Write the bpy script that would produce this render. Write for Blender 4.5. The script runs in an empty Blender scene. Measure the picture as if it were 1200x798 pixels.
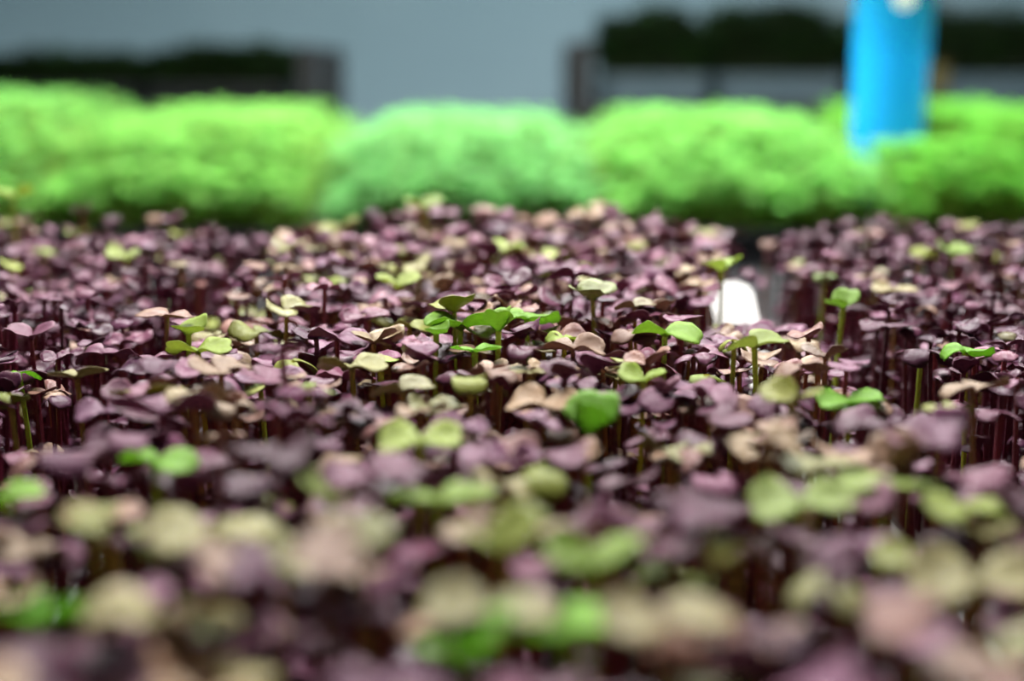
import bpy, math, random
import numpy as np
from mathutils import Matrix, Vector

random.seed(7)
RNG = np.random.default_rng(11)
S = bpy.context.scene
COL = S.collection

# ------------------------------------------------------------------ camera
PITCH = math.radians(10.8)
CAMZ = 0.978
FPX = 50.0 / 36.0 * 1200.0
cam_d = bpy.data.cameras.new('camera')
cam_d.lens = 50.0
cam_d.sensor_width = 36.0
cam_d.clip_start = 0.01
cam_d.dof.use_dof = True
cam_d.dof.focus_distance = 0.425
cam_d.dof.aperture_fstop = 5.0
cam = bpy.data.objects.new('camera', cam_d)
cam.location = (0, 0, CAMZ)
cam.rotation_euler = (math.pi / 2 - PITCH, 0, 0)
COL.objects.link(cam)
S.camera = cam

# ------------------------------------------------------------------ world, lamps, exposure
world = bpy.data.worlds.new('world')
S.world = world
world.use_nodes = True
world.node_tree.nodes['Background'].inputs[0].default_value = (0.80, 0.92, 1.0, 1)
world.node_tree.nodes['Background'].inputs[1].default_value = 0.05


def area(name, loc, rot, sx, sy, power, color=(1, 1, 1)):
    l = bpy.data.lights.new(name, 'AREA')
    l.shape = 'RECTANGLE'
    l.size, l.size_y, l.energy, l.color = sx, sy, power, color
    o = bpy.data.objects.new(name, l)
    o.location, o.rotation_euler = loc, rot
    COL.objects.link(o)
    return o


# hanging grow-light panels over the growing table and a ceiling lamp near the wall
area('grow_panel', (0.0, 0.66, 1.90), (0, 0, 0), 0.45, 0.30, 21, (1.0, 0.97, 0.97))
area('grow_panel', (0.15, 1.55, 1.80), (0, 0, 0), 1.9, 0.4, 64, (0.97, 1.0, 0.95))
area('ceiling_lamp', (0.3, 3.3, 2.7), (math.radians(20), 0, 0), 1.2, 0.3, 15, (0.86, 0.96, 1.0))

S.view_settings.view_transform = 'Standard'
S.view_settings.look = 'None'
S.view_settings.gamma = 1.0
S.view_settings.use_curve_mapping = False
S.view_settings.exposure = 0.35
S.cycles.use_denoising = True
S.cycles.denoising_input_passes = 'RGB'
S.cycles.max_bounces = 8
S.cycles.transmission_bounces = 4
S.cycles.sample_clamp_indirect = 4.0


# ------------------------------------------------------------------ pixel <-> place
def ray(px, py):
    a, b = (px - 600) / FPX, (399 - py) / FPX
    return Vector((a, math.cos(PITCH) + b * math.sin(PITCH), -math.sin(PITCH) + b * math.cos(PITCH)))


def at_z(px, py, z):
    d = ray(px, py)
    k = (z - CAMZ) / d.z
    return Vector((d.x * k, d.y * k, z)), k          # k = depth along the view axis


def at_y(px, py, y):
    d = ray(px, py)
    k = y / d.y
    return Vector((d.x * k, y, CAMZ + d.z * k)), k


def project(p):
    dep = p[1] * math.cos(PITCH) + (CAMZ - p[2]) * math.sin(PITCH)
    up = p[1] * math.sin(PITCH) - (CAMZ - p[2]) * math.cos(PITCH)
    return 600 + FPX * p[0] / dep, 399 - FPX * up / dep, dep


# ------------------------------------------------------------------ materials
class N:
    def __init__(self, name):
        self.m = bpy.data.materials.new(name)
        self.m.use_nodes = True
        self.t = self.m.node_tree
        self.t.nodes.clear()

    def n(self, kind, **kw):
        nd = self.t.nodes.new(kind)
        for k, v in kw.items():
            setattr(nd, k, v)
        return nd

    def l(self, a, b):
        self.t.links.new(a, b)

    def math(self, op, a, b=None, c=None):
        nd = self.n('ShaderNodeMath', operation=op)
        for i, x in enumerate((a, b, c)):
            if x is None:
                continue
            if isinstance(x, (int, float)):
                nd.inputs[i].default_value = x
            else:
                self.l(x, nd.inputs[i])
        return nd.outputs[0]

    def mix(self, fac, a, b, blend='MIX'):
        nd = self.n('ShaderNodeMix', data_type='RGBA', blend_type=blend)
        for s, x in ((nd.inputs[0], fac), (nd.inputs[6], a), (nd.inputs[7], b)):
            if isinstance(x, (int, float)):
                s.default_value = x
            elif isinstance(x, tuple):
                s.default_value = (*x, 1) if len(x) == 3 else x
            else:
                self.l(x, s)
        return nd.outputs[2]

    def smooth(self, x, lo, hi, a=0.0, b=1.0):
        nd = self.n('ShaderNodeMapRange', interpolation_type='SMOOTHSTEP')
        self.l(x, nd.inputs[0])
        for i, v in enumerate((lo, hi, a, b)):
            nd.inputs[i + 1].default_value = v
        return nd.outputs[0]

    def noise(self, scale, detail=2.0, coord='Object', rough=0.5):
        tc = self.n('ShaderNodeTexCoord')
        nz = self.n('ShaderNodeTexNoise')
        nz.inputs['Scale'].default_value = scale
        nz.inputs['Detail'].default_value = detail
        nz.inputs['Roughness'].default_value = rough
        self.l(tc.outputs[coord], nz.inputs['Vector'])
        return nz.outputs['Fac']


def tint_source(b, per_object):
    if per_object:
        return b.n('ShaderNodeObjectInfo').outputs['Color']
    return b.n('ShaderNodeAttribute', attribute_name='tint').outputs['Color']


def leaf_material(name, per_object, trans=0.20, rough=0.40, veins=True, brown=0.55):
    b = N(name)
    tint = tint_source(b, per_object)
    nz = b.noise(170.0, 3.0)
    nz2 = b.noise(900.0, 2.0)
    # mottling between a darker and a paler, browner version of the leaf's own colour
    dark = b.mix(1.0, tint, (0.72, 0.62, 0.70), 'MULTIPLY')
    pale = b.mix(0.30 * brown, tint, (0.34, 0.28, 0.12))
    c = b.mix(b.smooth(nz, 0.35, 0.65), dark, tint)
    c = b.mix(b.math('MULTIPLY', b.smooth(nz, 0.50, 0.75), 0.5), c, pale)
    c = b.mix(b.math('MULTIPLY', b.smooth(nz2, 0.45, 0.75), 0.25), c, pale)
    uv = b.n('ShaderNodeUVMap')
    sep = b.n('ShaderNodeSeparateXYZ')
    b.l(uv.outputs[0], sep.inputs[0])
    u, v = sep.outputs[0], sep.outputs[1]
    av = b.math('ABSOLUTE', v)
    under = b.math('GREATER_THAN', u, 1.5)
    uu = b.math('SUBTRACT', u, b.math('MULTIPLY', under, 2.0))
    if veins:
        rib = b.smooth(av, 0.015, 0.06, 1.0, 0.0)
        w = b.math('FRACT', b.math('SUBTRACT', b.math('MULTIPLY', uu, 4.2), b.math('MULTIPLY', av, 1.7)))
        side = b.smooth(b.math('ABSOLUTE', b.math('SUBTRACT', w, 0.5)), 0.0, 0.07, 1.0, 0.0)
        vein = b.math('MAXIMUM', rib, b.math('MULTIPLY', side, 0.55))
        c = b.mix(b.math('MULTIPLY', vein, 0.38), c, b.mix(1.0, tint, (0.5, 0.42, 0.45), 'MULTIPLY'))
    # thin paler margin
    rim = b.math('MAXIMUM', b.smooth(av, 0.90, 1.0), b.smooth(uu, 0.94, 1.0))
    c = b.mix(b.math('MULTIPLY', rim, 0.35 * brown), c, b.mix(0.6, tint, (0.55, 0.40, 0.34)))
    c = b.mix(b.math('MULTIPLY', under, 0.8), c, b.mix(1.0, tint, (0.80, 0.66, 0.62), 'MULTIPLY'))
    pb = b.n('ShaderNodeBsdfPrincipled')
    b.l(c, pb.inputs['Base Color'])
    pb.inputs['Roughness'].default_value = rough
    pb.inputs['Specular IOR Level'].default_value = 0.18
    bump = b.n('ShaderNodeBump')
    bump.inputs['Strength'].default_value = 0.25
    bump.inputs['Distance'].default_value = 0.0006
    b.l(nz2, bump.inputs['Height'])
    b.l(bump.outputs[0], pb.inputs['Normal'])
    tr = b.n('ShaderNodeBsdfTranslucent')
    g = b.n('ShaderNodeGamma')
    b.l(c, g.inputs[0])
    g.inputs[1].default_value = 0.8
    b.l(g.outputs[0], tr.inputs['Color'])
    mx = b.n('ShaderNodeMixShader')
    mx.inputs[0].default_value = trans
    b.l(pb.outputs[0], mx.inputs[1])
    b.l(tr.outputs[0], mx.inputs[2])
    out = b.n('ShaderNodeOutputMaterial')
    b.l(mx.outputs[0], out.inputs[0])
    return b.m


def stem_material(name, per_object):
    b = N(name)
    tint = tint_source(b, per_object)
    c = b.mix(b.math('MULTIPLY', b.smooth(b.noise(260.0), 0.4, 0.65), 0.35), tint, b.mix(1.0, tint, (0.6, 0.5, 0.5), 'MULTIPLY'))
    pb = b.n('ShaderNodeBsdfPrincipled')
    b.l(c, pb.inputs['Base Color'])
    pb.inputs['Roughness'].default_value = 0.35
    tr = b.n('ShaderNodeBsdfTranslucent')
    b.l(c, tr.inputs['Color'])
    mx = b.n('ShaderNodeMixShader')
    mx.inputs[0].default_value = 0.2
    b.l(pb.outputs[0], mx.inputs[1])
    b.l(tr.outputs[0], mx.inputs[2])
    out = b.n('ShaderNodeOutputMaterial')
    b.l(mx.outputs[0], out.inputs[0])
    return b.m


def plain(name, col, rough=0.5, noise=None, col2=None, bump=0.0, spec=0.5, dist=0.002):
    b = N(name)
    pb = b.n('ShaderNodeBsdfPrincipled')
    pb.inputs['Base Color'].default_value = (*col, 1)
    pb.inputs['Roughness'].default_value = rough
    pb.inputs['Specular IOR Level'].default_value = spec
    if noise:
        nz = b.noise(noise, 4.0)
        b.l(b.mix(b.smooth(nz, 0.35, 0.65), col, col2 or col), pb.inputs['Base Color'])
        if bump:
            bp = b.n('ShaderNodeBump')
            bp.inputs['Strength'].default_value = bump
            bp.inputs['Distance'].default_value = dist
            b.l(nz, bp.inputs['Height'])
            b.l(bp.outputs[0], pb.inputs['Normal'])
    out = b.n('ShaderNodeOutputMaterial')
    b.l(pb.outputs[0], out.inputs[0])
    return b.m


M_LEAF_O = leaf_material('seedling_leaf', True)
M_LEAF_A = leaf_material('seedling_leaf_mass', False)
M_GREEN_O = leaf_material('green_leaf', True, trans=0.5, rough=0.42, veins=True, brown=0.2)
M_STEM_O = stem_material('seedling_stem', True)
M_STEM_A = stem_material('seedling_stem_mass', False)
M_CRESS = leaf_material('cress_leaf', False, trans=0.42, rough=0.5, veins=False, brown=0.0)
M_SHRUB = leaf_material('dark_leaf', False, trans=0.15, rough=0.7, veins=False, brown=0.0)
M_TRAY = plain('black_tray_plastic', (0.012, 0.013, 0.015), 0.45, 60, (0.022, 0.023, 0.025))
M_SOIL = plain('potting_soil', (0.012, 0.008, 0.006), 0.9, 420, (0.05, 0.034, 0.024), 0.9)
M_TABLE = plain('dark_table_top', (0.010, 0.011, 0.013), 0.8, 14, (0.016, 0.017, 0.019), spec=0.2)
M_METAL = plain('dark_metal', (0.011, 0.012, 0.014), 0.6, 30, (0.017, 0.018, 0.019))
M_WALL = plain('blue_grey_wall', (0.37, 0.53, 0.60), 0.85, 2.2, (0.40, 0.56, 0.63), 0.1)
M_FLOOR = plain('concrete_floor', (0.22, 0.23, 0.23), 0.6, 3.0, (0.30, 0.31, 0.31), 0.1)
M_BLUE = plain('blue_plastic', (0.004, 0.33, 0.84), 0.38, 8, (0.006, 0.36, 0.88))
M_WHITE = plain('white_plastic', (0.86, 0.86, 0.80), 0.4, 40, (0.90, 0.90, 0.86))
M_YELLOW = plain('yellow_card', (0.12, 0.095, 0.02), 0.6, 30, (0.14, 0.11, 0.025))
M_GREYTRAY = plain('slate_grey_tray', (0.09, 0.14, 0.17), 0.5, 25, (0.11, 0.16, 0.19))


# ------------------------------------------------------------------ mesh helpers
def mesh_from(name, verts, faces, mats, smooth=False, mat_index=None):
    me = bpy.data.meshes.new(name)
    me.from_pydata([tuple(v) for v in verts], [], faces)
    for m in mats:
        me.materials.append(m)
    if mat_index is not None:
        me.polygons.foreach_set('material_index', mat_index)
    if smooth:
        me.polygons.foreach_set('use_smooth', [True] * len(me.polygons))
    me.update()
    return me


def link(name, me, parent=None, loc=(0, 0, 0), rot=(0, 0, 0), scale=(1, 1, 1)):
    o = bpy.data.objects.new(name, me)
    COL.objects.link(o)
    o.location, o.rotation_euler, o.scale = loc, rot, scale
    if parent is not None:
        o.parent = parent
    return o


def tag(o, label=None, cat=None, group=None, kind=None):
    for k, v in (('label', label), ('category', cat), ('group', group), ('kind', kind)):
        if v:
            o[k] = v
    return o


def empty(name, loc, rz=0.0):
    o = bpy.data.objects.new(name, None)
    o.empty_display_size = 0.01
    COL.objects.link(o)
    o.location = loc
    o.rotation_euler = (0, 0, rz)
    return o


def box(x0, x1, y0, y1, z0, z1, c=0.0):
    """Box as vertex/face lists, with chamfered vertical and top edges when c > 0."""
    if c <= 0:
        v = [(x, y, z) for z in (z0, z1) for y in (y0, y1) for x in (x0, x1)]
        f = [(0, 2, 3, 1), (4, 5, 7, 6), (0, 1, 5, 4), (2, 6, 7, 3), (0, 4, 6, 2), (1, 3, 7, 5)]
        return v, f
    def ring(i, z):
        return [(x0 + c + i, y0 + i, z), (x1 - c - i, y0 + i, z), (x1 - i, y0 + c + i, z), (x1 - i, y1 - c - i, z),
                (x1 - c - i, y1 - i, z), (x0 + c + i, y1 - i, z), (x0 + i, y1 - c - i, z), (x0 + i, y0 + c + i, z)]
    v = ring(c * 0.6, z0) + ring(0, z0 + c) + ring(0, z1 - c) + ring(c * 0.6, z1)
    f = [tuple(range(7, -1, -1)), tuple(range(24, 32))]
    for k in range(3):
        for i in range(8):
            j = (i + 1) % 8
            f.append((k * 8 + i, k * 8 + j, k * 8 + 8 + j, k * 8 + 8 + i))
    return v, f


def add_box(name, mat, parent, dims, c=0.0):
    v, f = box(*dims, c)
    return link(name, mesh_from(name, v, f, [mat]), parent)


def lathe(profile, n=40):
    v, f = [], []
    for r, z in profile:
        for i in range(n):
            a = 2 * math.pi * i / n
            v.append((r * math.cos(a), r * math.sin(a), z))
    for k in range(len(profile) - 1):
        for i in range(n):
            j = (i + 1) % n
            f.append((k * n + i, k * n + j, k * n + n + j, k * n + n + i))
    return v, f


# ------------------------------------------------------------------ room
def struct(name, mat, dims):
    o = add_box(name, mat, None, dims)
    return tag(o, kind='structure')


struct('floor', M_FLOOR, (-3.0, 3.0, -1.5, 4.4, -0.1, 0.0))
struct('wall_back', M_WALL, (-3.0, 3.0, 4.4, 4.5, 0.0, 2.9))
struct('wall_left', M_WALL, (-3.1, -3.0, -1.5, 4.5, 0.0, 2.9))
struct('wall_right', M_WALL, (3.0, 3.1, -1.5, 4.5, 0.0, 2.9))

# ------------------------------------------------------------------ growing table
TABLE_Z = 0.800
tb = empty('growing_table', (0, 1.0, 0))
tag(tb, 'long near-black table carrying the purple and the green seedling trays', 'table')
add_box('table_top', M_TABLE, tb, (-1.05, 1.05, -1.10, 1.15, 0.765, TABLE_Z), 0.004)
for sx in (-0.98, 0.98):
    for sy in (-1.03, 0.0, 1.08):
        add_box('leg', M_METAL, tb, (sx - 0.025, sx + 0.025, sy - 0.025, sy + 0.025, 0.0, 0.765), 0.003)

SOIL_Z = TABLE_Z + 0.026
RIM_Z = TABLE_Z + 0.033


def soil_mesh(w, d, n, m):
    v, f = [], []
    for j in range(m + 1):
        for i in range(n + 1):
            x, y = -w / 2 + w * i / n, -d / 2 + d * j / m
            e = 0 if i in (0, n) or j in (0, m) else 1
            v.append((x, y, e * random.uniform(-0.0018, 0.0018)))
    k = n + 1
    for j in range(m):
        for i in range(n):
            f.append((j * k + i, j * k + i + 1, j * k + k + i + 1, j * k + k + i))
    return mesh_from('soil', v, f, [M_SOIL], True)


def tray(x0, x1, y0, y1, label, cat='tray', group=None, z=TABLE_Z, mat=None, h=0.033, soil=0.026):
    """Open seed tray: floor, sloping walls, rolled rim, soil fill."""
    mat = mat or M_TRAY
    cx, cy = (x0 + x1) / 2, (y0 + y1) / 2
    w, d = (x1 - x0) / 2, (y1 - y0) / 2
    t = empty('seed_tray', (cx, cy, z))
    tag(t, label, cat, group)
    def loop(i, zz):
        c = 0.014
        a, b = w - i, d - i
        return [(-a + c, -b, zz), (a - c, -b, zz), (a, -b + c, zz), (a, b - c, zz),
                (a - c, b, zz), (-a + c, b, zz), (-a, b - c, zz), (-a, -b + c, zz)]
    v = loop(0.012, 0.0006) + loop(0.004, h) + loop(0.006, h) + loop(0.014, 0.003)
    f = [tuple(range(7, -1, -1)), tuple(range(24, 32))]
    for k in range(3):
        for i in range(8):
            j = (i + 1) % 8
            f.append((k * 8 + i, k * 8 + j, k * 8 + 8 + j, k * 8 + 8 + i))
    link('tray_body', mesh_from('tray_body', v, f, [mat]), t)
    v = loop(0.0045, h - 0.006) + loop(0.0, h - 0.005) + loop(0.0005, h) + loop(0.003, h + 0.0012) + loop(0.0055, h)
    f = []
    for k in range(4):
        for i in range(8):
            j = (i + 1) % 8
            f.append((k * 8 + i, k * 8 + j, k * 8 + 8 + j, k * 8 + 8 + i))
    link('rim', mesh_from('rim', v, f, [mat]), t)
    so = link('soil', soil_mesh(2 * w - 0.014, 2 * d - 0.014, 36, 60), t, (0, 0, soil))
    tag(so, kind='stuff')
    return t


# purple trays: left, centre, right; canopies part along the gaps between them
PT = [(-0.385, -0.121), (-0.113, 0.112), (0.120, 0.384)]
PY0, PY1 = 0.12, 0.735
tray(*PT[0], PY0, PY1 - 0.01, 'black seed tray with small dark plum seedlings, left of the tan and mauve seedlings')
tray(*PT[1], PY0, PY1, 'black seed tray holding the large tan and mauve seedlings between two darker trays')
tray(*PT[2], PY0, PY1 - 0.015, 'black seed tray of small dark purple seedlings to the right of the white plant label')

# ------------------------------------------------------------------ seedling geometry
def leaf_arrays(nt, nv, W, pitch, curl, cross, wave, phase, twist=0.0, thick=0.045, notch=0.16, flare=0.8):
    """A notched, heart-shaped seed leaf of length 1 growing along +x from the origin."""
    top, uvt = [], []
    # the leaf leaves the stem steeply (a little funnel) and bends over to its own pitch
    K = 60
    line = [(0.0, 0.0)]
    ang = []
    for i in range(K + 1):
        q = i / K
        ang.append(pitch + curl * q + (1.25 - pitch) * flare * math.exp(-q / 0.13))
    for i in range(K):
        m = 0.5 * (ang[i] + ang[i + 1])
        line.append((line[-1][0] + math.cos(m) / K, line[-1][1] + math.sin(m) / K))
    for i in range(nt + 1):
        t = (i / nt) ** 1.15
        for j in range(nv + 1):
            v = -1 + 2 * j / nv
            Lv = 0.52 + 0.48 * math.sqrt(max(0.0, 1 - (0.985 * v) ** 2)) - notch * math.exp(-(v / 0.30) ** 2)
            s = min(1.0, t * Lv)
            sm = min(1, t / 0.55)
            sm = sm * sm * (3 - 2 * sm)
            y = v * W * (0.20 + 0.80 * sm)
            k0 = min(K - 1, int(s * K))
            fr = s * K - k0
            x = line[k0][0] * (1 - fr) + line[k0 + 1][0] * fr
            z = line[k0][1] * (1 - fr) + line[k0 + 1][1] * fr
            a = ang[k0] * (1 - fr) + ang[k0 + 1] * fr
            off = (cross + 0.9 * math.exp(-t / 0.16)) * (abs(v) ** 1.6) * (0.20 + 0.80 * sm) * W + wave * math.sin(4.0 * t + phase + 2.2 * v) * sm * abs(v)
            tw = twist * t
            nx, nz = -math.sin(a), math.cos(a)
            yy = y * math.cos(tw) - off * math.sin(tw)
            oo = y * math.sin(tw) + off * math.cos(tw)
            top.append((x + nx * oo, yy, z + nz * oo, nx, nz))
            uvt.append((i / nt, v))
    top = np.array(top)
    n = len(top)
    thin = np.array([thick * (0.55 if (abs(u[1]) > 0.99 or u[0] > 0.99) else 1.0) for u in uvt])
    va = top[:, :3].copy()
    vb = va.copy()
    vb[:, 0] -= top[:, 3] * thin
    vb[:, 2] -= top[:, 4] * thin
    verts = np.vstack([va, vb])
    uv = np.vstack([np.array(uvt), np.array(uvt) + [2.0, 0.0]])
    faces = []
    k = nv + 1
    for i in range(nt):
        for j in range(nv):
            q = (i * k + j, i * k + k + j, i * k + k + j + 1, i * k + j + 1)
            faces.append(q)
            faces.append(tuple(n + w for w in reversed(q)))
    border = [i * k for i in range(nt)] + [nt * k + j for j in range(nv)] + [i * k + nv for i in range(nt, 0, -1)] + [j for j in range(nv, 0, -1)]
    for a, b in zip(border, border[1:] + border[:1]):
        faces.append((a, n + a, n + b, b))
    return verts, np.array(faces), uv


def stem_arrays(sides, segs, bx, by, r=1.0):
    """Stem of height 1 with unit-radius cross-section factor handled by scale in x and y."""
    v, f = [], []
    for i in range(segs + 1):
        t = i / segs
        cx, cy = bx * t * t, by * t * t
        rr = r * (1.15 - 0.3 * t + 0.25 * max(0, (t - 0.9) / 0.1))
        for k in range(sides):
            a = 2 * math.pi * k / sides
            v.append((cx + rr * math.cos(a), cy + rr * math.sin(a), t))
    for i in range(segs):
        for k in range(sides):
            j = (k + 1) % sides
            f.append((i * sides + k, i * sides + j, i * sides + sides + j, i * sides + sides + k))
    return np.array(v), np.array(f)


# how the pair of seed leaves is held: pitch, curl, cross-fold
FORMS = {
    'flat': dict(pitch=(0.00, 0.20), curl=(-0.35, 0.10), cross=(0.00, 0.22)),
    'cup': dict(pitch=(0.40, 0.75), curl=(-0.6, 0.15), cross=(0.10, 0.35)),
    'arch': dict(pitch=(0.45, 0.80), curl=(-2.1, -1.4), cross=(-0.05, 0.25)),
    'droop': dict(pitch=(-0.25, 0.10), curl=(-1.3, -0.7), cross=(-0.35, -0.05)),
    'wing': dict(pitch=(0.15, 0.40), curl=(-0.9, -0.3), cross=(0.15, 0.45)),
    'upright': dict(pitch=(0.95, 1.20), curl=(-0.4, 0.1), cross=(0.30, 0.60)),
}
FORM_WORDS = {'flat': 'flat leaves', 'cup': 'cupped leaves', 'arch': 'arching leaves', 'droop': 'drooping leaves',
              'wing': 'wavy leaves', 'upright': 'upright leaves'}


def make_variant(form, nt, nv, rnd):
    F = FORMS[form]
    u = rnd.uniform
    ls = []
    for k in range(2):
        ls.append(leaf_arrays(nt, nv, u(0.46, 0.62), u(*F['pitch']), u(*F['curl']), u(*F['cross']),
                              u(0.02, 0.09), u(0, 6.28), u(-0.5, 0.5), 0.042, u(0.05, 0.14)))
    return dict(leaves=ls, yaw=(u(-0.35, 0.35), math.pi + u(-0.35, 0.35)), bend=(u(-4, 4), u(-4, 4)),
                size2=u(0.80, 1.0))


# ------------------------------------------------------------------ the seedlings: where each one stands
# (leaf colour, stem colour), linear
PAL = {
    'plum': [((0.115, 0.036, 0.070), (0.16, 0.022, 0.05)), ((0.085, 0.028, 0.056), (0.14, 0.018, 0.045)), ((0.140, 0.046, 0.088), (0.18, 0.03, 0.055))],
    'mauve': [((0.215, 0.080, 0.138), (0.26, 0.040, 0.070)), ((0.255, 0.102, 0.155), (0.30, 0.055, 0.075)), ((0.185, 0.070, 0.124), (0.22, 0.028, 0.06))],
    'tan': [((0.330, 0.215, 0.150), (0.38, 0.17, 0.07)), ((0.300, 0.165, 0.135), (0.36, 0.13, 0.07)), ((0.370, 0.260, 0.160), (0.44, 0.24, 0.07))],
    'cream': [((0.30, 0.285, 0.115), (0.50, 0.37, 0.07)), ((0.28, 0.290, 0.100), (0.50, 0.40, 0.07)), ((0.32, 0.285, 0.150), (0.50, 0.34, 0.07))],
    'olive': [((0.25, 0.29, 0.05), (0.42, 0.34, 0.05)), ((0.30, 0.34, 0.06), (0.44, 0.38, 0.05))],
    'green': [((0.31, 0.64, 0.085), (0.56, 0.70, 0.06)), ((0.36, 0.66, 0.11), (0.58, 0.72, 0.07)), ((0.27, 0.60, 0.07), (0.54, 0.68, 0.06))],
    'lime': [((0.42, 0.60, 0.12), (0.62, 0.66, 0.06)), ((0.46, 0.60, 0.17), (0.62, 0.64, 0.07))],
}
CANOPY = 0.890


def canopy(x, y):
    h = CANOPY + 0.0035 * math.sin(x * 31 + 1.3) * math.cos(y * 27 + 0.5) + 0.002 * math.sin(x * 71 + y * 53)
    if PT[1][0] < x < PT[1][1]:
        h += 0.003 + 0.006 * math.exp(-((x - 0.02) / 0.05) ** 2 - ((y - 0.72) / 0.08) ** 2)
    else:
        h -= 0.001
    return h + 0.004 * max(0.0, min(1.0, (y - 0.55) / 0.1))


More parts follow.
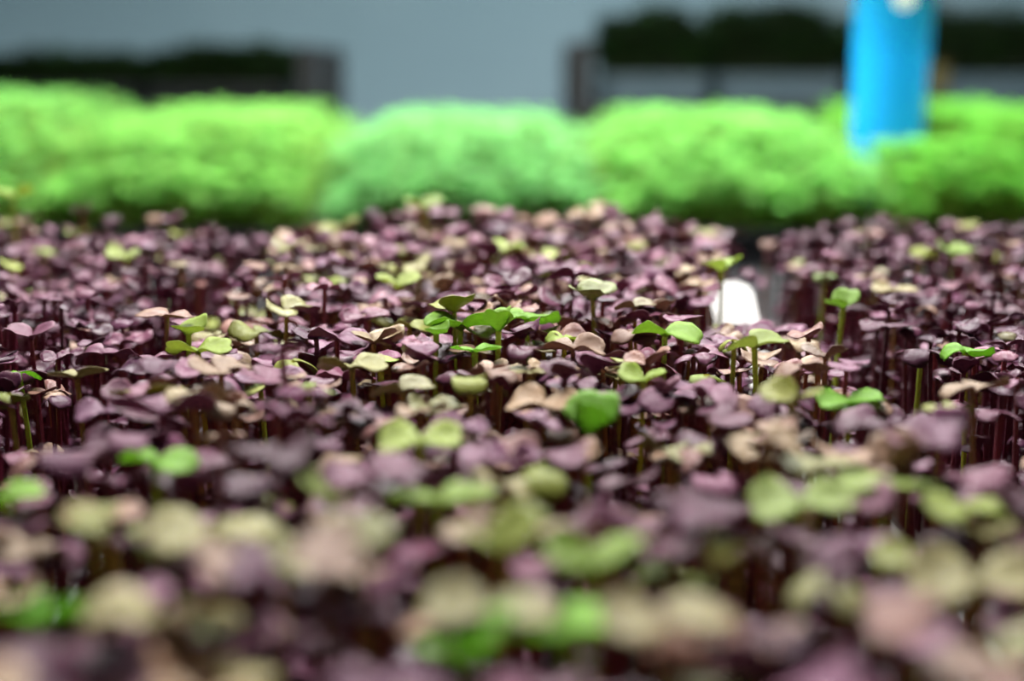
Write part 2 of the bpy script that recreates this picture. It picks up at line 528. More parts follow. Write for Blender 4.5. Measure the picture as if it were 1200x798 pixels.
# hero seedlings read off the photograph: px, py of the leaf pair, span in px, colour, form, yaw (deg), lift in mm, label
H = [
    (221, 392, 52, 'lime', 'cup', 80, 8, 'pale lime seedling with cupped leaves on a tall yellow stem, above a flatter cream one'),
    (232, 413, 62, 'lime', 'flat', 5, 4, 'cream-green seedling with level leaves on a bare yellow stem, under a cupped lime one'),
    (90, 443, 56, 'cream', 'flat', 12, 5, 'pale olive-cream seedling seen edge-on with a straight ochre stem beside a gap'),
    (300, 392, 50, 'olive', 'arch', 35, 6, 'olive seedling with one folded leaf and one arching leaf on a slim stem'),
    (345, 424, 60, 'olive', 'droop', 30, 3, 'yellow-green seedling with one rounded leaf bulging up among mauve leaves'),
    (467, 338, 46, 'lime', 'cup', 10, 7, 'pale yellow-green seedling with a thin ochre stem standing over mauve leaves'),
    (480, 384, 40, 'olive', 'wing', 20, 2, 'small olive-yellow seedling with a bow-tie pair of leaves, low between purple ones'),
    (511, 392, 34, 'green', 'cup', 75, 5, 'slender bright green seedling with a short V of leaves beside the green cluster'),
    (540, 386, 66, 'green', 'wing', 10, 5, 'bright green seedling with long twisting leaves in the green cluster'),
    (584, 388, 46, 'green', 'upright', 70, 7, 'brightest green seedling with a broad heart-shaped leaf standing up in the green cluster'),
    (556, 412, 44, 'green', 'flat', 0, 2, 'light green seedling with a flat spoon-like leaf at the foot of the green cluster'),
    (617, 374, 54, 'green', 'arch', 20, 7, 'bright green seedling with leaves curling down over a straight bare stem'),
    (662, 398, 44, 'lime', 'arch', 0, 4, 'small seedling with a thin light green arching leaf behind a dusty pink one'),
    (779, 393, 62, 'green', 'wing', 4, 6, 'bright green seedling with a dumbbell pair of leaves on a short green stem'),
    (884, 407, 66, 'lime', 'wing', 12, 6, 'lime seedling with a cupped leaf and a forked green stem beside a brown-edged leaf'),
    (828, 440, 36, 'lime', 'droop', 30, 1, 'pale lime seedling with one rounded leaf low behind mauve leaves'),
    (988, 361, 40, 'green', 'cup', 40, 8, 'bright green seedling on a thick yellow-green stem at the edge of the dark gap'),
    (1080, 411, 40, 'lime', 'droop', 60, 3, 'pale green seedling half hidden behind a veined plum leaf'),
    (1131, 413, 46, 'green', 'arch', 10, 6, 'bright green seedling with a curled leaf on a leaning yellow-green stem'),
    (997, 474, 56, 'green', 'wing', 20, -4, 'small bright green seedling with four little leaves low among dark plum ones'),
    (184, 543, 66, 'green', 'wing', 0, 3, 'vivid green seedling with a drooping pair of leaves in front of tan ones'),
    (8, 588, 62, 'green', 'wing', 20, 0, 'vivid green seedling with narrow leaves at the edge of the dark plum tray'),
    (690, 508, 76, 'green', 'upright', 75, 2, 'large vivid green seedling with a folded bright leaf among mauve leaves'),
    (22, 437, 40, 'green', 'droop', 10, 1, 'light green seedling with one oval leaf behind an ochre stem'),
    (148, 306, 44, 'lime', 'cup', 10, 9, 'light green seedling standing above distant mauve leaves in the plum tray'),
    (846, 318, 44, 'lime', 'cup', 10, 8, 'light green seedling with a branching stem in front of the white plant label'),
    (497, 246, 40, 'lime', 'cup', 20, 19, 'tall yellow-green seedling rising at the far edge of the tan and mauve tray'),
    (400, 276, 44, 'olive', 'cup', 20, 9, 'yellow-olive seedling with raised leaves at the far edge of the tan tray'),
    (16, 232, 38, 'lime', 'cup', 10, 24, 'tall yellowish seedling on an ochre stem standing above the far plum seedlings'),
    (50, 292, 34, 'lime', 'droop', 0, 5, 'small lime seedling among far dark plum ones'),
    (1014, 270, 40, 'cream', 'droop', 0, 8, 'cream seedling with rounded leaves at the far edge of the dark purple tray'),
    (1118, 300, 42, 'lime', 'cup', 20, 7, 'pale lime seedling with a raised pair of leaves far back in the dark purple tray'),
    (1082, 292, 34, 'lime', 'droop', 20, 5, 'small lime seedling with drooping leaves far back in the dark purple tray'),
    (1048, 342, 42, 'cream', 'flat', 0, 6, 'cream seedling on an ochre stem over dark purple leaves'),
    (940, 596, 96, 'lime', 'flat', 8, 3, 'lime seedling with flat blurred leaves in front of dark plum leaves'),
    (1131, 597, 84, 'lime', 'flat', 0, 3, 'light green seedling with one level leaf over purple leaves'),
    (692, 668, 116, 'lime', 'cup', 20, 2, 'large light green seedling with cupped leaves beside a dark hollow'),
    (586, 650, 110, 'olive', 'cup', 10, 3, 'large olive-yellow seedling with a scooped leaf above a dark hollow'),
    (512, 590, 108, 'lime', 'flat', 5, 3, 'lime-yellow seedling with a long level pair of leaves and a yellowish stem'),
    (962, 548, 76, 'cream', 'flat', 20, 3, 'cream-green seedling with overlapping flat leaves behind a lime one'),
    (1075, 662, 84, 'olive', 'flat', 0, 2, 'olive-yellow seedling with a squarish leaf on an orange-tinged stem'),
    (1148, 692, 130, 'cream', 'flat', 0, 4, 'tan-cream seedling with a broad level leaf beside an olive-yellow one'),
    (246, 628, 130, 'cream', 'flat', 8, 4, 'large cream-olive seedling with a wide level pair of leaves'),
    (186, 738, 150, 'cream', 'wing', 10, 3, 'largest cream seedling with broad blurred leaves next to a vivid green one'),
    (40, 732, 116, 'green', 'wing', 0, -2, 'vivid green seedling with two narrow blurred leaves beside the largest cream one'),
    (664, 742, 118, 'green', 'flat', 30, 0, 'light green seedling with a blurred round leaf on a golden stem'),
    (548, 772, 110, 'green', 'cup', 40, -2, 'light green seedling leaning below a yellow level leaf'),
    (572, 724, 126, 'cream', 'flat', 5, 2, 'yellow-cream seedling with a level leaf above a light green one'),
    (492, 521, 78, 'lime', 'flat', 8, 4, 'yellow seedling with level leaves on a straight golden stem'),
    (470, 460, 62, 'cream', 'wing', 10, 5, 'cream-yellow seedling with soft ruffled leaves over purple ones'),
    (412, 433, 66, 'cream', 'flat', 3, 5, 'dusty cream seedling seen edge-on beside a rounded yellow-green leaf'),
    (934, 428, 58, 'tan', 'droop', 10, 5, 'olive-tan seedling with a broad drooping leaf on a tan stem'),
    (702, 606, 70, 'olive', 'droop', 20, 0, 'olive-yellow seedling with one round leaf in a dark hollow'),
    (1040, 572, 96, 'lime', 'flat', 4, 1, 'yellow-green seedling with a narrow level pair of leaves over plum leaves'),
    (782, 736, 130, 'cream', 'flat', 30, 2, 'greyish cream seedling with a broad blurred leaf on a tan stem'),
    (1108, 480, 52, 'olive', 'arch', 30, 0, 'olive seedling with a downturned leaf beside wet soil'),
    (1140, 460, 66, 'tan', 'arch', 8, 4, 'tan and mauve seedling with a ruffled arching leaf and a yellow stem'),
    (1090, 412, 56, 'plum', 'droop', 5, 5, 'veined plum seedling like a small parasol on a dark red stem'),
    (190, 488, 96, 'mauve', 'wing', 10, 4, 'dusty mauve seedling with a long ruffled pair of leaves and a tan stem'),
    (178, 440, 56, 'plum', 'cup', 70, 4, 'plum seedling with one veined kidney-shaped leaf tilted up beside a yellow stem'),
    (120, 416, 60, 'mauve', 'arch', 10, 5, 'mauve seedling with arching leaves on a magenta stem beside the gap'),
    (36, 398, 50, 'mauve', 'cup', 0, 6, 'mauve seedling with a spread pair of leaves on a straight magenta stem'),
    (395, 398, 60, 'mauve', 'wing', 5, 6, 'mauve seedling with a winged pair of leaves on a dark magenta stem'),
    (438, 402, 48, 'cream', 'cup', 8, 4, 'grey-olive seedling with a scalloped upturned leaf on a tan stem'),
    (768, 338, 56, 'mauve', 'arch', 5, 8, 'rosy seedling with an arching leaf on a bent crimson stem'),
    (738, 388, 52, 'tan', 'droop', 30, 6, 'dusty mauve seedling with a hooded leaf on a crimson stem beside a green dumbbell'),
    (672, 412, 60, 'tan', 'wing', 5, 4, 'dusty pink seedling with a ruffled level leaf in front of a thin green arching one'),
    (1040, 385, 56, 'plum', 'flat', 10, 6, 'plum seedling with a broad upturned leaf on a brown stem by the dark gap'),
    (630, 268, 42, 'tan', 'cup', 10, 9, 'tan seedling standing up at the far edge of the tan and mauve tray'),
]


class Plant:
    __slots__ = ('x', 'y', 'h', 'span', 'yaw', 'form', 'kind', 'tint', 'stint', 'label', 'px', 'py', 'dep', 'hero', 'clear', 'extra')


def new_plant(x, y, h, span, yaw, form, kind, label=None):
    p = Plant()
    p.x, p.y, p.h, p.span, p.yaw, p.form, p.kind, p.label = x, y, h, span, yaw, form, kind, label
    lc, sc = random.choice(PAL[kind])
    k = random.uniform(0.85, 1.18)
    j = [random.uniform(0.93, 1.07) for _ in range(3)]
    p.tint = tuple(min(0.9, c * k * q) for c, q in zip(lc, j))
    p.stint = tuple(min(0.9, c * random.uniform(0.85, 1.15)) for c in sc)
    p.px, p.py, p.dep = project((x, y, SOIL_Z + h))
    p.hero = label is not None
    p.extra = 0
    p.clear = 0
    return p


plants = []
for (px, py, span, kind, form, yaw, lift, label) in H:
    zc = CANOPY + lift / 1000.0
    for _ in range(3):
        q, dep = at_z(px, py, zc)
        zc = canopy(q.x, q.y) + lift / 1000.0
    y = min(q.y, PY1 - 0.02)
    if y != q.y:
        q, dep = at_y(px, py, y)
    sp = min(0.024, max(0.011, (1.38 if kind == 'green' else 1.25) * span * dep / FPX))
    p = new_plant(q.x, q.y, q.z - SOIL_Z, sp, math.radians(yaw), form, kind, label)
    if 'four little leaves' in label:
        p.extra = 1
    if lift >= 18:
        p.clear = 34
    plants.append(p)
heroes = list(plants)
q_, d_ = at_z(876, 326, CANOPY + 0.004)
TAGX, TAGY = q_.x, q_.y
marker = new_plant(q_.x, q_.y, q_.z - SOIL_Z, 0.024, 0, 'flat', 'cream')
marker.clear = 70
blockers = heroes + [marker]

# the rest of the crop: jittered rows in each tray, skipping what would hide a hero seedling
WEIGHTS = [
    {'plum': 60, 'mauve': 31, 'tan': 5, 'cream': 2, 'olive': 1.5, 'lime': 0.5},
    {'plum': 24, 'mauve': 40, 'tan': 22, 'cream': 5, 'olive': 3, 'lime': 0.8},
    {'plum': 64, 'mauve': 27, 'tan': 5, 'cream': 2.5, 'olive': 1, 'lime': 0.5},
]
STEP = 0.0090
# dark hollows in the crop where no tall seedling stands: px, py, radius in px
HOLLOWS = [(625, 605, 46), (510, 690, 60), (865, 655, 62), (120, 690, 50), (20, 500, 36), (105, 505, 34), (930, 420, 30), (610, 470, 26),
           (1060, 500, 34), (380, 690, 40), (1010, 780, 60), (700, 780, 46), (330, 505, 24), (780, 560, 30), (440, 760, 44), (1150, 750, 44)]
for ti, (x0, x1) in enumerate(PT):
    y = PY0 + 0.012
    while y < PY1 - 0.014:
        x = x0 + 0.011
        while x < x1 - 0.009:
            X, Y = x + random.uniform(-0.0046, 0.0046), y + random.uniform(-0.0046, 0.0046)
            x += STEP if ti == 1 else STEP * 0.92
            lo = random.random() < 0.20
            h = canopy(X, Y) - SOIL_Z + random.gauss(0, 0.0052) - (random.uniform(0.008, 0.022) if lo else 0)
            h = max(0.030, h)
            w = WEIGHTS[ti]
            kind = random.choices(list(w), list(w.values()))[0]
            if Y < 0.40 and ti == 1 and random.random() < 0.08:
                kind = random.choice(['tan', 'tan', 'olive'])
            if ti == 1:
                form = random.choices(['flat', 'wing', 'cup', 'arch', 'droop', 'upright'], [26, 28, 16, 13, 14, 3])[0]
                span = random.uniform(0.0120, 0.0190)
            else:
                form = random.choices(['flat', 'wing', 'cup', 'arch', 'droop', 'upright'], [24, 20, 10, 14, 30, 2])[0]
                span = random.uniform(0.0095, 0.0145)
            if lo:
                span *= 0.75
            p = new_plant(X, Y, h, span, random.uniform(0, 6.283), form, kind)
            if p.dep < 0.172:
                continue
            if abs(X - TAGX) < 0.015 and -0.068 < Y - TAGY < 0.010:
                continue
            bad = any(math.hypot(p.px - hx, (p.py - hy) * 1.7) < hr for hx, hy, hr in HOLLOWS) or (Y < 0.36 and random.random() < 0.24)
            for q in blockers:
                if math.hypot(q.x - X, q.y - Y) < 0.0062:
                    bad = True
                    break
                dy = q.y - Y
                if 0 < dy < (0.11 if q.clear else 0.075):
                    sx = FPX / p.dep
                    if abs(p.px - q.px) < 0.40 * (q.span * FPX / q.dep + p.span * sx):
                        lim = q.py + (q.clear if q.clear else (24 if q.dep < 0.5 else 14) * (0.42 / q.dep))
                        if p.py < lim:
                            drop = (lim - p.py) / sx
                            p.h -= drop
                            if p.h < 0.022:
                                bad = True
                                break
                            p.px, p.py, p.dep = project((X, Y, SOIL_Z + p.h))
            if bad:
                continue
            plants.append(p)
        y += STEP

# low undergrowth of smaller seedlings between the taller ones
for ti, (x0, x1) in enumerate(PT):
    y = PY0 + 0.012
    while y < PY1 - 0.014:
        x = x0 + 0.011
        while x < x1 - 0.009:
            X_, Y_ = x + random.uniform(-0.005, 0.005), y + random.uniform(-0.005, 0.005)
            x += 0.0115
            if abs(X_ - TAGX) < 0.016 and -0.070 < Y_ - TAGY < 0.010:
                continue
            kind = random.choices(['plum', 'mauve', 'tan', 'olive', 'green'], [84, 10, 2, 2, 2])[0]  # mostly dark plum: deeper shade under the taller seedlings is put into leaf colour
            p = new_plant(X_, Y_, random.uniform(0.018, 0.046), random.uniform(0.009, 0.0140), random.uniform(0, 6.283),
                          random.choice(['flat', 'wing', 'droop', 'arch', 'cup']), kind)
            if p.dep < 0.175 or abs(p.px - 600) > 600 + 60 / p.dep or p.py > 1000:
                continue
            plants.append(p)
        y += 0.0115

# the 300 of each look that show largest become things; all heroes do
inframe = [p for p in plants if not p.hero and -15 < p.px < 1215 and p.py < 835 and p.h > 0.045]
inframe.sort(key=lambda p: p.dep)
chosen = set(id(p) for p in heroes)
count = 0
for p in inframe:
    if count >= 300:
        break
    chosen.add(id(p))
    count += 1

COLOR_WORDS = {'plum': 'dark plum', 'mauve': 'dusty mauve', 'tan': 'tan-mauve', 'cream': 'cream-olive', 'olive': 'olive-yellow',
               'green': 'bright green', 'lime': 'lime-green'}
TRAY_WORDS = ['in the plum crop', 'in the tan-mauve crop', 'in the purple crop']
RANK = ['green', 'lime', 'olive', 'cream', 'tan', 'mauve', 'plum']
CHOSEN = [p for p in plants if id(p) in chosen]


def neighbour(p):
    best = None
    for q in CHOSEN:
        if q is not p and q.kind != p.kind and math.hypot(q.x - p.x, q.y - p.y) < 0.017:
            if best is None or RANK.index(q.kind) < RANK.index(best.kind):
                best = q
    return best


# variants shared by alike seedlings
rv = random.Random(3)
VAR = {}
for lod, (nt, nv, sides, segs) in {0: (8, 8, 7, 7), 1: (6, 6, 5, 5), 2: (4, 4, 4, 3), 3: (4, 3, 3, 2)}.items():
    for form in FORMS:
        r2 = random.Random(hash_seed := sum(map(ord, form)) + 17)
        for k in range(7):
            v = make_variant(form, nt, nv, r2)
            v['stem'] = stem_arrays(sides, segs, *v['bend'])
            VAR[(lod, form, k)] = v


def set_uv(me, uv):
    lay = me.uv_layers.new(name='UVMap')
    vi = np.empty(len(me.loops), dtype=np.int32)
    me.loops.foreach_get('vertex_index', vi)
    lay.data.foreach_set('uv', uv[vi].astype(np.float32).ravel())


MESHES = {}


def variant_meshes(form, k, green):
    key = (form, k, green)
    if key not in MESHES:
        v = VAR[(0, form, k)]
        ml = M_GREEN_O if green else M_LEAF_O
        out = []
        for vv, ff, uv in v['leaves']:
            me = mesh_from('leaf', vv.tolist(), ff.tolist(), [ml], True)
            set_uv(me, uv)
            out.append(me)
        sv, sf = v['stem']
        MESHES[key] = (out, mesh_from('stem', sv.tolist(), sf.tolist(), [M_STEM_O], True))
    return MESHES[key]


RADIUS = 0.00075


def build_individual(p, k):
    green = p.kind in ('green', 'lime')
    leaves, stem = variant_meshes(p.form, k, green)
    v = VAR[(0, p.form, k)]
    label = p.label
    if label:
        group = None
    else:
        ti = 0 if p.x < PT[1][0] - 0.004 else (2 if p.x > PT[1][1] + 0.004 else 1)
        size = 'large ' if p.span > 0.0175 else ('small ' if p.span < 0.0125 else '')
        nb = neighbour(p)
        art = 'an' if nb is not None and COLOR_WORDS[nb.kind][0] in 'aeiou' else 'a'
        near = f" beside {art} {COLOR_WORDS[nb.kind]} one" if nb is not None else ''
        label = f"{size}{COLOR_WORDS[p.kind]} seedling with {FORM_WORDS[p.form]}{near} {TRAY_WORDS[ti]}"
        group = f"seedlings {TRAY_WORDS[ti]}"
    rad = RADIUS * (1.1 if green and p.hero else 1.0)
    e = empty('radish_seedling', (p.x - v['bend'][0] * rad, p.y - v['bend'][1] * rad, SOIL_Z), 0)
    tag(e, label, 'seedling', group)
    s = link('stem', stem, e, (0, 0, 0.0002), (0, 0, 0), (rad, rad, p.h))
    s.color = (*p.stint, 1)
    top = (v['bend'][0] * rad, v['bend'][1] * rad, p.h - 0.0004)
    L = p.span / 1.75
    for i, me in enumerate(leaves):
        sc = L * (1.0 if i == 0 else v['size2'])
        o = link('leaf', me, e, top, (0, 0, p.yaw + v['yaw'][i]), (sc, sc, sc))
        o.color = (*p.tint, 1)
    for i in range(2 * p.extra):
        sc = L * 0.8
        o = link('leaf', leaves[i % 2], e, (top[0], top[1], top[2] - 0.003), (0, 0, p.yaw + math.pi / 2 + i * math.pi), (sc, sc, sc))
        o.color = (*p.tint, 1)


mass = []
for i, p in enumerate(plants):
    if id(p) in chosen:
        build_individual(p, (i * 5) % 7)
    else:
        mass.append((i, p))


class Mass:
    """Collects many small pieces into one mesh with a tint per vertex."""
    def __init__(self):
        self.v, self.f3, self.mi, self.uv, self.c, self.n = [], [], [], [], [], 0

    def add(self, v, f, uv, col, mi):
        self.v.append(v)
        f = np.asarray(f)
        self.f3.append(f + self.n)
        self.mi.append(np.full(len(f), mi, dtype=np.int32))
        self.uv.append(uv if uv is not None else np.zeros((len(v), 2)))
        c = np.ones((len(v), 4), dtype=np.float32)
        c[:, :3] = col
        self.c.append(c)
        self.n += len(v)

    def build(self, name, mats):
        V = np.vstack(self.v).astype(np.float32)
        F = np.vstack(self.f3).astype(np.int32)
        me = bpy.data.meshes.new(name)
        me.vertices.add(len(V))
        me.vertices.foreach_set('co', V.ravel())
        k = F.shape[1]
        me.loops.add(F.size)
        me.loops.foreach_set('vertex_index', F.ravel())
        me.polygons.add(len(F))
        me.polygons.foreach_set('loop_start', np.arange(0, F.size, k, dtype=np.int32))
        me.polygons.foreach_set('material_index', np.concatenate(self.mi))
        me.polygons.foreach_set('use_smooth', np.ones(len(F), dtype=bool))
        for m in mats:
            me.materials.append(m)
        me.update(calc_edges=True)
        at = me.attributes.new('tint', 'FLOAT_COLOR', 'POINT')
        at.data.foreach_set('color', np.vstack(self.c).astype(np.float32).ravel())
        set_uv(me, np.vstack(self.uv))
        return me


def place(v, yaw, s, loc):
    c, sn = math.cos(yaw), math.sin(yaw)
    o = np.empty_like(v)
    o[:, 0] = (v[:, 0] * c - v[:, 1] * sn) * s + loc[0]
    o[:, 1] = (v[:, 0] * sn + v[:, 1] * c) * s + loc[1]
    o[:, 2] = v[:, 2] * s + loc[2]
    return o


mm = Mass()
for i, p in mass:
    lod = 3 if abs(p.px - 600) > 660 or p.py > 860 else (1 if p.dep < 0.56 else 2)
    v = VAR[(lod, p.form, (i * 5) % 7)]
    bx, by = v['bend'][0] * RADIUS, v['bend'][1] * RADIUS
    sv, sf = v['stem']
    w = sv.copy()
    w[:, 0] = w[:, 0] * RADIUS + p.x - bx
    w[:, 1] = w[:, 1] * RADIUS + p.y - by
    w[:, 2] = w[:, 2] * p.h + SOIL_Z + 0.0002
    mm.add(w, sf, None, p.stint, 1)
    L = p.span / 1.75
    for k, (vv, ff, uv) in enumerate(v['leaves']):
        sc = L * (1.0 if k == 0 else v['size2'])
        mm.add(place(vv, p.yaw + v['yaw'][k], sc, (p.x, p.y, SOIL_Z + p.h - 0.0004)), ff, uv, p.tint, 0)
o = link('purple_seedlings', mm.build('purple_seedlings', [M_LEAF_A, M_STEM_A]))
tag(o, 'dense crowd of small purple, mauve and tan seedlings filling the back of the three trays', 'seedlings', kind='stuff')

# ------------------------------------------------------------------ white plant label in the tray
def plant_label(x, y):
    e = empty('plant_label', (x, y, SOIL_Z), 0)
    tag(e, 'blank white plastic plant label stuck upright among the purple seedlings', 'plant label')
    w, t, hgt, c = 0.0092, 0.0006, 0.094, 0.006
    out = [(-w * 0.45, 0.0), (w * 0.45, 0.0), (w, 0.018), (w, hgt - c), (w - c * 0.3, hgt - c * 0.3), (w - c, hgt), (-w + c, hgt), (-w + c * 0.3, hgt - c * 0.3), (-w, hgt - c), (-w, 0.018)]
    n = len(out)
    v = [(a, -t, b) for a, b in out] + [(a, t, b) for a, b in out]
    f = [tuple(range(n)), tuple(range(2 * n - 1, n - 1, -1))] + [(i, i + n, (i + 1) % n + n, (i + 1) % n) for i in range(n)]
    link('label_blade', mesh_from('label_blade', v, f, [M_WHITE]), e, (0, 0, 0.0005), (math.radians(-46), 0, math.radians(6)))


plant_label(TAGX, TAGY - 0.064)

# ------------------------------------------------------------------ green trays behind
GX = [(-0.705, -0.452), (-0.440, -0.188), (-0.176, 0.076), (0.090, 0.342), (0.354, 0.606)]
GY0, GY1 = 1.29, 1.81
GLAB = ['black shallow tray under bright green cress, first in the row of green trays',
        'black shallow tray under bright green cress, second in the row of green trays',
        'black shallow tray under bright green cress, middle of the row of green trays',
        'black shallow tray under bright green cress, between the middle one and the blue cup',
        'black shallow tray under bright green cress with the blue cup standing in it']
GH = [0.112, 0.098, 0.092, 0.095, 0.102]
GTINT = [(0.185, 0.54, 0.10), (0.215, 0.58, 0.095), (0.195, 0.57, 0.155), (0.20, 0.59, 0.10), (0.15, 0.54, 0.05)]
CUP, _d = at_y(1038, 150, 1.50)
CUP.z = SOIL_Z


def small_leaf():
    v = np.array([(0, 0, 0), (0.45, 0.34, 0.10), (1.0, 0.20, 0.02), (1.0, -0.20, 0.02), (0.45, -0.34, 0.10)])
    uv = np.array([(0.1, 0), (0.4, 0.5), (0.8, 0.5), (0.8, -0.5), (0.4, -0.5)])
    # two quads folded along the midrib
    v2 = np.array([(0, 0, 0), (0.5, 0, 0.0), (1.0, 0, -0.08), (0.5, 0.40, 0.12), (0.92, 0.30, 0.02), (0.5, -0.40, 0.12), (0.92, -0.30, 0.02), (0.12, 0.12, 0.02), (0.12, -0.12, 0.02)])
    f2 = np.array([(0, 1, 3, 7), (1, 2, 4, 3), (0, 8, 5, 1), (1, 5, 6, 2)])
    uv2 = np.array([(0, 0), (0.5, 0), (0.9, 0), (0.5, 0.8), (0.8, 0.7), (0.5, -0.8), (0.8, -0.7), (0.1, 0.3), (0.1, -0.3)])
    return v2, f2, uv2


SL = small_leaf()


def rot_leaf(v, yaw, pitch, s, loc):
    c, sn = math.cos(pitch), math.sin(pitch)
    w = np.empty_like(v)
    w[:, 0] = v[:, 0] * c - v[:, 2] * sn
    w[:, 1] = v[:, 1]
    w[:, 2] = v[:, 0] * sn + v[:, 2] * c
    return place(w, yaw, s, loc)


for gi, (x0, x1) in enumerate(GX):
    tray(x0, x1, GY0, GY1, GLAB[gi])
    ms = Mass()
    gr = random.Random(50 + gi)
    n = 2600
    for _ in range(n):
        x, y = gr.uniform(x0 + 0.010, x1 - 0.010), gr.uniform(GY0 + 0.010, GY1 - 0.010)
        if gr.random() < 0.20:
            y = GY0 + gr.uniform(0.009, 0.10)
        if gi == 4 and math.hypot(x - CUP.x, y - CUP.y) < 0.036:
            continue
        ex = min(x - x0, x1 - x) / 0.05
        ey = min(y - GY0, GY1 - y) / 0.06
        edge = min(1.0, ex, ey)
        fr = min(1.0, (y - GY0) / 0.17)
        h = GH[gi] * (0.52 + 0.48 * math.sqrt(max(0.02, min(1.0, ex * 1.2)))) * (0.30 + 0.70 * math.sin(fr * math.pi / 2) ** 0.8)
        h += 0.006 * math.sin(x * 45 + gi) * math.cos(y * 31) + 0.004 * math.sin(x * 90 + 2 * gi + y * 40)
        h *= gr.uniform(0.82, 1.10)
        if gi == 4 and abs(x - CUP.x) < 0.055 and y < CUP.y:
            h = min(h, CAMZ + ray(1040, 166 + gr.uniform(-3, 8)).z * y / ray(1040, 166).y - SOIL_Z)
        leanx = (0.016 if edge < 0.6 else 0.005) * gr.uniform(-1, 1) + (0.010 * (-1 if x - x0 < 0.03 else (1 if x1 - x < 0.03 else 0))) * gr.random()
        leany = 0.006 * gr.uniform(-1, 1) - (0.026 * gr.random() if y - GY0 < 0.05 else 0)
        r = 0.0007
        base = np.array([(x + r * math.cos(a), y + r * math.sin(a), SOIL_Z) for a in (0, 2.09, 4.19)])
        topc = np.array([leanx, leany, h])
        sv = np.vstack([base, base + topc])
        ms.add(sv, [(0, 1, 4, 3), (1, 2, 5, 4), (2, 0, 3, 5)], None, (0.33, 0.42, 0.06), 1)
        k = gr.uniform(0.60, 1.40)
        col = tuple(c * k * gr.uniform(0.92, 1.08) for c in GTINT[gi])
        tip = np.array([x, y, SOIL_Z]) + topc
        yaw = gr.uniform(0, 6.28)
        for m_ in range(3):
            s = gr.uniform(0.0060, 0.0095)
            ms.add(rot_leaf(SL[0], yaw + m_ * 2.1 + gr.uniform(-0.4, 0.4), gr.uniform(-0.15, 0.5), s, tip), SL[1], SL[2], col, 0)
        if edge < 0.75:
            for m_ in range(2):
                fz = gr.uniform(0.35, 0.85)
                loc = np.array([x, y, SOIL_Z]) + topc * fz
                ms.add(rot_leaf(SL[0], gr.uniform(0, 6.28), gr.uniform(-0.3, 0.4), gr.uniform(0.005, 0.009), loc), SL[1], SL[2], tuple(c * 0.9 for c in col), 0)
    o = link('green_cress', ms.build('green_cress', [M_CRESS, M_STEM_A]))
    tag(o, ['tall bright green cress at the end of the row, beside the dark bench', 'bright yellow-green cress, second crop in the row behind the plum seedlings',
            'cooler green cress between the two gaps in the middle of the row', 'light green cress between the middle crop and the blue cup',
            'deeper green cress surrounding the blue cup'][gi], 'cress', kind='stuff')

# ------------------------------------------------------------------ blue cup
cup = empty('blue_cup', CUP, 0)
tag(cup, 'tall tapered bright blue plastic cup standing in the green cress', 'cup')
prof = [(0.0002, 0.0), (0.033, 0.0), (0.0355, 0.003), (0.0362, 0.06), (0.0385, 0.16), (0.0410, 0.238), (0.0428, 0.240), (0.0430, 0.245), (0.0415, 0.246),
        (0.0392, 0.238), (0.0370, 0.16), (0.0347, 0.06), (0.0340, 0.006), (0.0002, 0.005)]
v, f = lathe(prof, 48)
link('cup_body', mesh_from('cup_body', v, f, [M_BLUE], True), cup, (0, 0, 0.0005), (0, math.radians(0.6), 0))
q, dep = at_y(1039, -3, CUP.y - 0.041)
zz = q.z - SOIL_Z
sv, sf = [], []
rr = 0.0386 + (zz - 0.16) * 0.032 + 0.0006
for i in range(7):
    ri = 0.0115 * i / 6
    for k in range(24):
        a = 2 * math.pi * k / 24
        dx, dz = ri * math.cos(a), ri * math.sin(a)
        th = dx / rr
        rz = rr + dz * 0.032
        sv.append((rz * math.sin(th), -rz * math.cos(th), zz + dz))
for i in range(6):
    for k in range(24):
        j = (k + 1) % 24
        sf.append((i * 24 + k, i * 24 + j, i * 24 + 24 + j, i * 24 + 24 + k))
o = link('round_sticker', mesh_from('round_sticker', sv, sf, [M_WHITE], True), cup, (0, 0, 0.0005), (0, math.radians(0.6), 0))
o['label'] = 'round white sticker'

# ------------------------------------------------------------------ far benches with dark foliage
BY = 3.25
def bench(x0, x1, label, post_h):
    e = empty('plant_bench', ((x0 + x1) / 2, BY + 0.25, 0))
    tag(e, label, 'bench')
    w = (x1 - x0) / 2
    add_box('bench_top', M_METAL, e, (-w, w, -0.25, 0.25, 0.86, 0.90), 0.003)
    for sx in (-w + 0.026, w - 0.026):
        for sy in (-0.224, 0.224):
            add_box('post', M_METAL, e, (sx - 0.025, sx + 0.025, sy - 0.025, sy + 0.025, 0.0, post_h), 0.003)
    return e


LX1 = at_y(374, 80, BY)[0].x
RX0 = at_y(668, 80, BY)[0].x
bench(-1.75, LX1, 'dark metal bench with low dark foliage at the back wall, left of the bare wall', 1.03)
bench(RX0, 1.75, 'dark metal bench with grey trays of taller dark foliage at the back wall', 1.04)


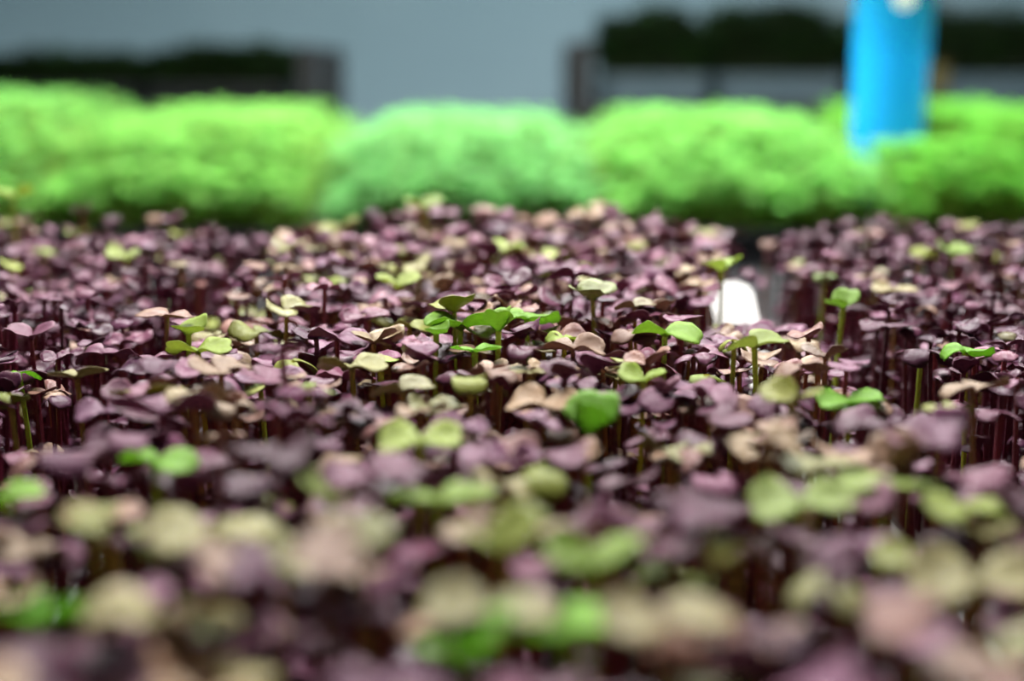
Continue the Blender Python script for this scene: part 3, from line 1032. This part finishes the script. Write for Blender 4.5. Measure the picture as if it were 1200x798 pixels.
def dark_crop(x0, x1, top, seed, tlabel, flabel, mat, n=1700, th=0.062):
    tray(x0, x1, BY + 0.03, BY + 0.46, tlabel, z=0.9005, mat=mat, h=th, soil=th - 0.008)
    ms = Mass()
    gr = random.Random(seed)
    zb = 0.9005 + th - 0.008
    cx, w = (x0 + x1) / 2, (x1 - x0) / 2
    for _ in range(n):
        x, y = gr.uniform(x0 + 0.014, x1 - 0.014), BY + 0.25 + gr.uniform(-0.19, 0.19)
        hh = (top - zb) * (0.80 + 0.20 * math.cos((x - cx) / w * 1.4) + 0.07 * math.sin(x * 37 + seed) + 0.05 * math.sin(x * 83)) * gr.uniform(0.55, 1.05)
        r = 0.001
        lean = np.array([gr.uniform(-0.015, 0.015), gr.uniform(-0.015, 0.015), hh])
        base = np.array([(x + r * math.cos(a), y + r * math.sin(a), zb) for a in (0, 2.09, 4.19)])
        ms.add(np.vstack([base, base + lean]), [(0, 1, 4, 3), (1, 2, 5, 4), (2, 0, 3, 5)], None, (0.03, 0.05, 0.012), 1)
        for m_ in range(5):
            loc = np.array([x, y, zb]) + lean * gr.uniform(0.35, 1.0)
            k = gr.uniform(0.6, 1.4)
            ms.add(rot_leaf(SL[0], gr.uniform(0, 6.28), gr.uniform(-0.5, 0.6), gr.uniform(0.014, 0.026), loc), SL[1], SL[2],
                   (0.018 * k, 0.066 * k, 0.009 * k), 0)
    o = link('dark_foliage', ms.build('dark_foliage', [M_SHRUB, M_STEM_A]))
    tag(o, flabel, 'foliage', kind='stuff')


def X(px, y=BY):
    return at_y(px, 90, y)[0].x


dark_crop(X(706), X(838), 1.115, 1, 'slate grey tray of dark foliage nearest the bare wall on its bench', 'dark green foliage clump beside the bare grey wall', M_GREYTRAY)
dark_crop(X(842), X(1000), 1.130, 2, 'slate grey tray of dark foliage just behind and beside the blue cup', 'dark green foliage clump between two others beside the blue cup', M_GREYTRAY)
dark_crop(X(1004), X(1290), 1.120, 3, 'long slate grey tray of dark foliage partly behind the blue cup', 'dark green foliage clump partly hidden by the blue cup', M_GREYTRAY)
dark_crop(X(160), X(335), 1.035, 4, 'black tray of low dark foliage nearest the bare wall', 'low dark green foliage nearest the end post of its bench', M_TRAY, 1500, 0.04)
dark_crop(X(-60), X(156), 1.020, 5, 'black tray of low dark foliage at the far end of its bench', 'low dark green foliage away from the end post of its bench', M_TRAY, 1500, 0.04)

# yellow tags beside the blue cup
def ytag(px, py, wpx, hpx, label):
    q, dep = at_y(px, py, BY + 0.02)
    w, h = wpx * dep / FPX / 2, hpx * dep / FPX / 2
    return q, w, h


q, w, h = ytag(1095, 92, 22, 34, '')
yt = empty('yellow_tag', (q.x, BY - 0.002, 0.9005))
tag(yt, 'small yellow-brown card tag on the grey tray beside the blue cup', 'tag')
zt = q.z - 0.9005
v, f = box(-w, w, -0.0012, 0.0012, zt - h, zt + h)
link('tag_card', mesh_from('tag_card', v, f, [M_YELLOW]), yt)
v, f = box(-0.003, 0.003, 0.0012, 0.0045, 0.0, zt + h * 0.6)
link('tag_stick', mesh_from('tag_stick', v, f, [M_YELLOW]), yt)
